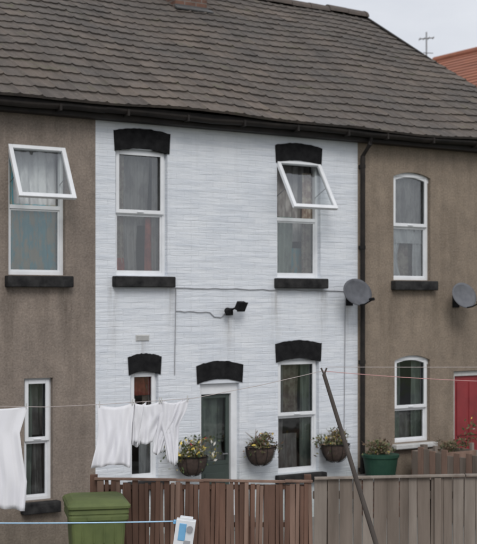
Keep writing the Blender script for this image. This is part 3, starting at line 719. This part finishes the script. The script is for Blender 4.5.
q=.00986
def S(px): return (px-238)*q
def Z(py): return 3.1-(py-303)*q
garment('hanging_sheet',[[(Z(406),S(-75),S(28)),(Z(418),S(-76),S(24)),(Z(432),S(-76),S(20)),(Z(455),S(-76),S(23)),(Z(480),S(-76),S(27)),(Z(509),S(-74),S(25))]],.032,6)
garment('hanging_shirt',[[(Z(404),S(97),S(134)),(Z(425),S(98),S(132)),(Z(445),S(96),S(131)),(Z(466),S(91),S(130))]],.022,3)
garment('hanging_shirt',[[(Z(403),S(132),S(161)),(Z(415),S(131),S(163)),(Z(428),S(131),S(157)),(Z(443),S(130),S(152))],[(Z(403),S(133),S(146)),(Z(420),S(132),S(143)),(Z(446),S(130),S(139))]],.018,2)
garment('hanging_trousers',[[(Z(398),S(159),S(189)),(Z(410),S(159),S(186)),(Z(424),S(160),S(179)),(Z(440),S(163),S(178)),(Z(464),S(167),S(177))],
                            [(Z(399),S(162),S(184)),(Z(420),S(158),S(176)),(Z(440),S(154),S(166)),(Z(454),S(152),S(161))]],.015,2)

# ------------------------------------------------------------------ retractable line reel on post, with blue rope
P=empty('clothes_line_reel',FP(-.45,-3,0))
b=MB(); c=FP(-.445,-3.0,1.20)
U2=(FR*.97+UZ*-.12); Z2=(UZ+FR*.14)
b.obb(c,U2*.082,FF*.05,Z2*.115,0); b.obb(c+Z2*.125,U2*.055,FF*.04,Z2*.012,0)
b.obb(c-FF*.052+Z2*.02-FR*.02,U2*.030,FF*.004,Z2*.07,1); b.obb(c-U2*.095+Z2*.085,U2*.012,FF*.02,Z2*.015,1)
b.obb(c-FF*.054-Z2*.07+FR*.03,U2*.028,FF*.004,Z2*.02,3); b.tube([c-FF*.055+U2*.04+Z2*.05,c-FF*.075+U2*.04+Z2*.05],.022,12,3)
b.obb(FP(-.43,-2.9,.58),FR*.04,FF*.04,UZ*.58,2)
b.make('reel_housing',[M_REEL,M_BLUE,M_GREYW,M_CABLE],P,bevel=.006)
line('blue_rope',[FP(-4.5,-3,1.36),FP(-.54,-3,1.30)],.006,M_ROPEB,.04)
P=empty('clothes_line_post',FP(-4.5,-3,0)); b=MB(); b.tube([FP(-4.5,-3,0),FP(-4.5,-3,1.5)],.04,10); b.make('post',M_METAL,P)

# ------------------------------------------------------------------ distant orange-roofed house
P=empty('orange_roofed_house',(30,13,0)); rx,ya,yb,rz=30,8,18.7,11.55; ez,hw=8.2,5.2
b=MB(); b.box(rx-hw+.4,rx+hw-.4,ya+.2,yb-.2,0,ez+.1)
for yy in (ya+.2,yb-.2): 
    n=len(b.v); b.v+=[(rx-hw+.4,yy,ez+.1),(rx+hw-.4,yy,ez+.1),(rx,yy,rz-.1)]; b.f.append((n,n+1,n+2)); b.m.append(0)
b.make('walls',M_BRICK,P)
v=[];f=[];uv=[];rows=22
for sgn in (-1,1):
    for r in range(rows):
        t0=r/rows;t1=(r+1)/rows
        n=len(v)
        for (t,l) in ((t0,.03),(t1,0.0)):
            for yy in (ya,yb): v.append((rx+sgn*hw*(1-t),yy,ez+(rz-ez)*t+l))
        f.append((n,n+1,n+3,n+2)); uv.append([(0,r),(36,r),(36,r+.96),(0,r+.96)])
        n=len(v); v+=[(rx+sgn*hw*(1-t0),ya,ez+(rz-ez)*t0-.02),(rx+sgn*hw*(1-t0),yb,ez+(rz-ez)*t0-.02),(rx+sgn*hw*(1-t0),yb,ez+(rz-ez)*t0+.03),(rx+sgn*hw*(1-t0),ya,ez+(rz-ez)*t0+.03)]
        f.append((n,n+1,n+2,n+3)); uv.append([(0,r+.9)]*4)
obj('roof_tiles',v,f,M_ORTILE,P,uvs=uv)
b=MB(); b.tube([(rx,ya,rz+.02),(rx,yb,rz+.02)],.13,10); b.make('ridge',M_ORTILE,P)
b=MB()
for (x,y,z) in ((25.3,10,5.5),(25.3,15,5.5),(25.3,10,2),(25.3,15,2)):
    b.box(x-.18,x-.06,y-.6,y+.6,z,z+1.3)
b.make('side_windows',M_UPVC,P)
b=MB(); b.box(29.6,30.4,18.72,19.5,0,11.2); b.make('chimney_stack',M_BRICK,P)
P=empty('tv_aerial',(30.1,19.2,11.2)); b=MB(); mx,my=30.15,19.3
b.tube([(mx,my,10.8),(mx,my,12.70)],.028,6); b.tube([(mx-.22,my+.15,12.45),(mx+.22,my-.15,12.5)],.022,6)
for k in range(4):
    t=k/3; cc=Vector((mx-.20+.40*t,my+.13-.26*t,12.45+.04*t)); b.tube([cc-Vector((.12,.18,0)),cc+Vector((.12,.18,0))],.014,5)
b.tube([(mx-.15,my,11.95),(mx+.2,my-.12,11.95)],.016,5)
b.make('mast_and_elements',M_METAL,P)

# ------------------------------------------------------------------ ground
M_GRASS=simple('ground_grass',(.05,.075,.025,1),(.075,.085,.035,1),1.5,.95,.8,.03,fine=40)
M_CONC=simple('yard_concrete',(.24,.23,.21,1),(.17,.165,.15,1),1.2,.9,.5,.008,fine=30)
M_ASPH=simple('asphalt',(.05,.05,.052,1),(.065,.064,.062,1),2,.95,.6,.006,fine=80)
M_KERB=simple('kerb_stone',(.3,.29,.27,1),(.24,.23,.22,1),4,.9)
def sheet(name,x0,x1,y0,y1,z,mat): obj(name,[(x0,y0,z),(x1,y0,z),(x1,y1,z),(x0,y1,z)],[(0,1,2,3)],mat)
sheet('ground',-400,400,-400,400,-.004,M_GRASS)
sheet('yard_paving',-2,15.9,-9.5,-.0,.0,M_CONC)
sheet('road',-200,200,-19,-12.2,.0,M_ASPH)
P=empty('pavement',(5,-11,0)); box('slab',-200,200,-12.0,-10,-.02,.12,M_CONC,P); box('kerb',-200,200,-12.15,-12.003,-.02,.125,M_KERB,P)

# ------------------------------------------------------------------ sky and light
w=bpy.data.worlds.new('World'); scene.world=w; w.use_nodes=True; nt=w.node_tree; nt.nodes.clear()
out=N(nt,'ShaderNodeOutputWorld'); bg=N(nt,'ShaderNodeBackground'); nt.links.new(bg.outputs[0],out.inputs[0])
sk=N(nt,'ShaderNodeTexSky'); sk.sky_type='NISHITA'; sk.sun_disc=False
EL=R(42); AZ=R(205)
sk.sun_elevation=EL; sk.sun_rotation=AZ
tc=N(nt,'ShaderNodeTexCoord'); nz=noise(nt,mapping(nt,tc.outputs['Generated'],(1,1,2.5)),2.5,6,.6)
cl=ramp(nt,nz.outputs[0],.3,.7,(6.3,6.5,7.0,1),(8.4,8.5,8.8,1))
nt.links.new(mix(nt,.92,sk.outputs[0],cl),bg.inputs[0]); bg.inputs[1].default_value=.11
sun=bpy.data.lights.new('sun','SUN'); sun.energy=1.4; sun.angle=R(24); sun.color=(1,.97,.93)
so=bpy.data.objects.new('sun',sun); scene.collection.objects.link(so)
d=Vector((math.sin(AZ)*math.cos(EL),math.cos(AZ)*math.cos(EL),math.sin(EL)))
so.rotation_euler=d.to_track_quat('Z','Y').to_euler(); so.location=(0,-20,20)
# ------------------------------------------------------------------ camera
cam=bpy.data.cameras.new('camera'); co=bpy.data.objects.new('camera',cam); scene.collection.objects.link(co)
co.location=(0,-14.9,3.1); co.rotation_euler=(R(90),0,R(-33)); cam.sensor_fit='HORIZONTAL'; cam.sensor_width=36; cam.lens=36*1273/477
cam.shift_y=31/477; cam.clip_end=2000; scene.camera=co
cam.dof.use_dof=True; cam.dof.focus_distance=8.4; cam.dof.aperture_fstop=6.0
scene.view_settings.view_transform='Standard'; scene.view_settings.look='None'; scene.view_settings.exposure=0
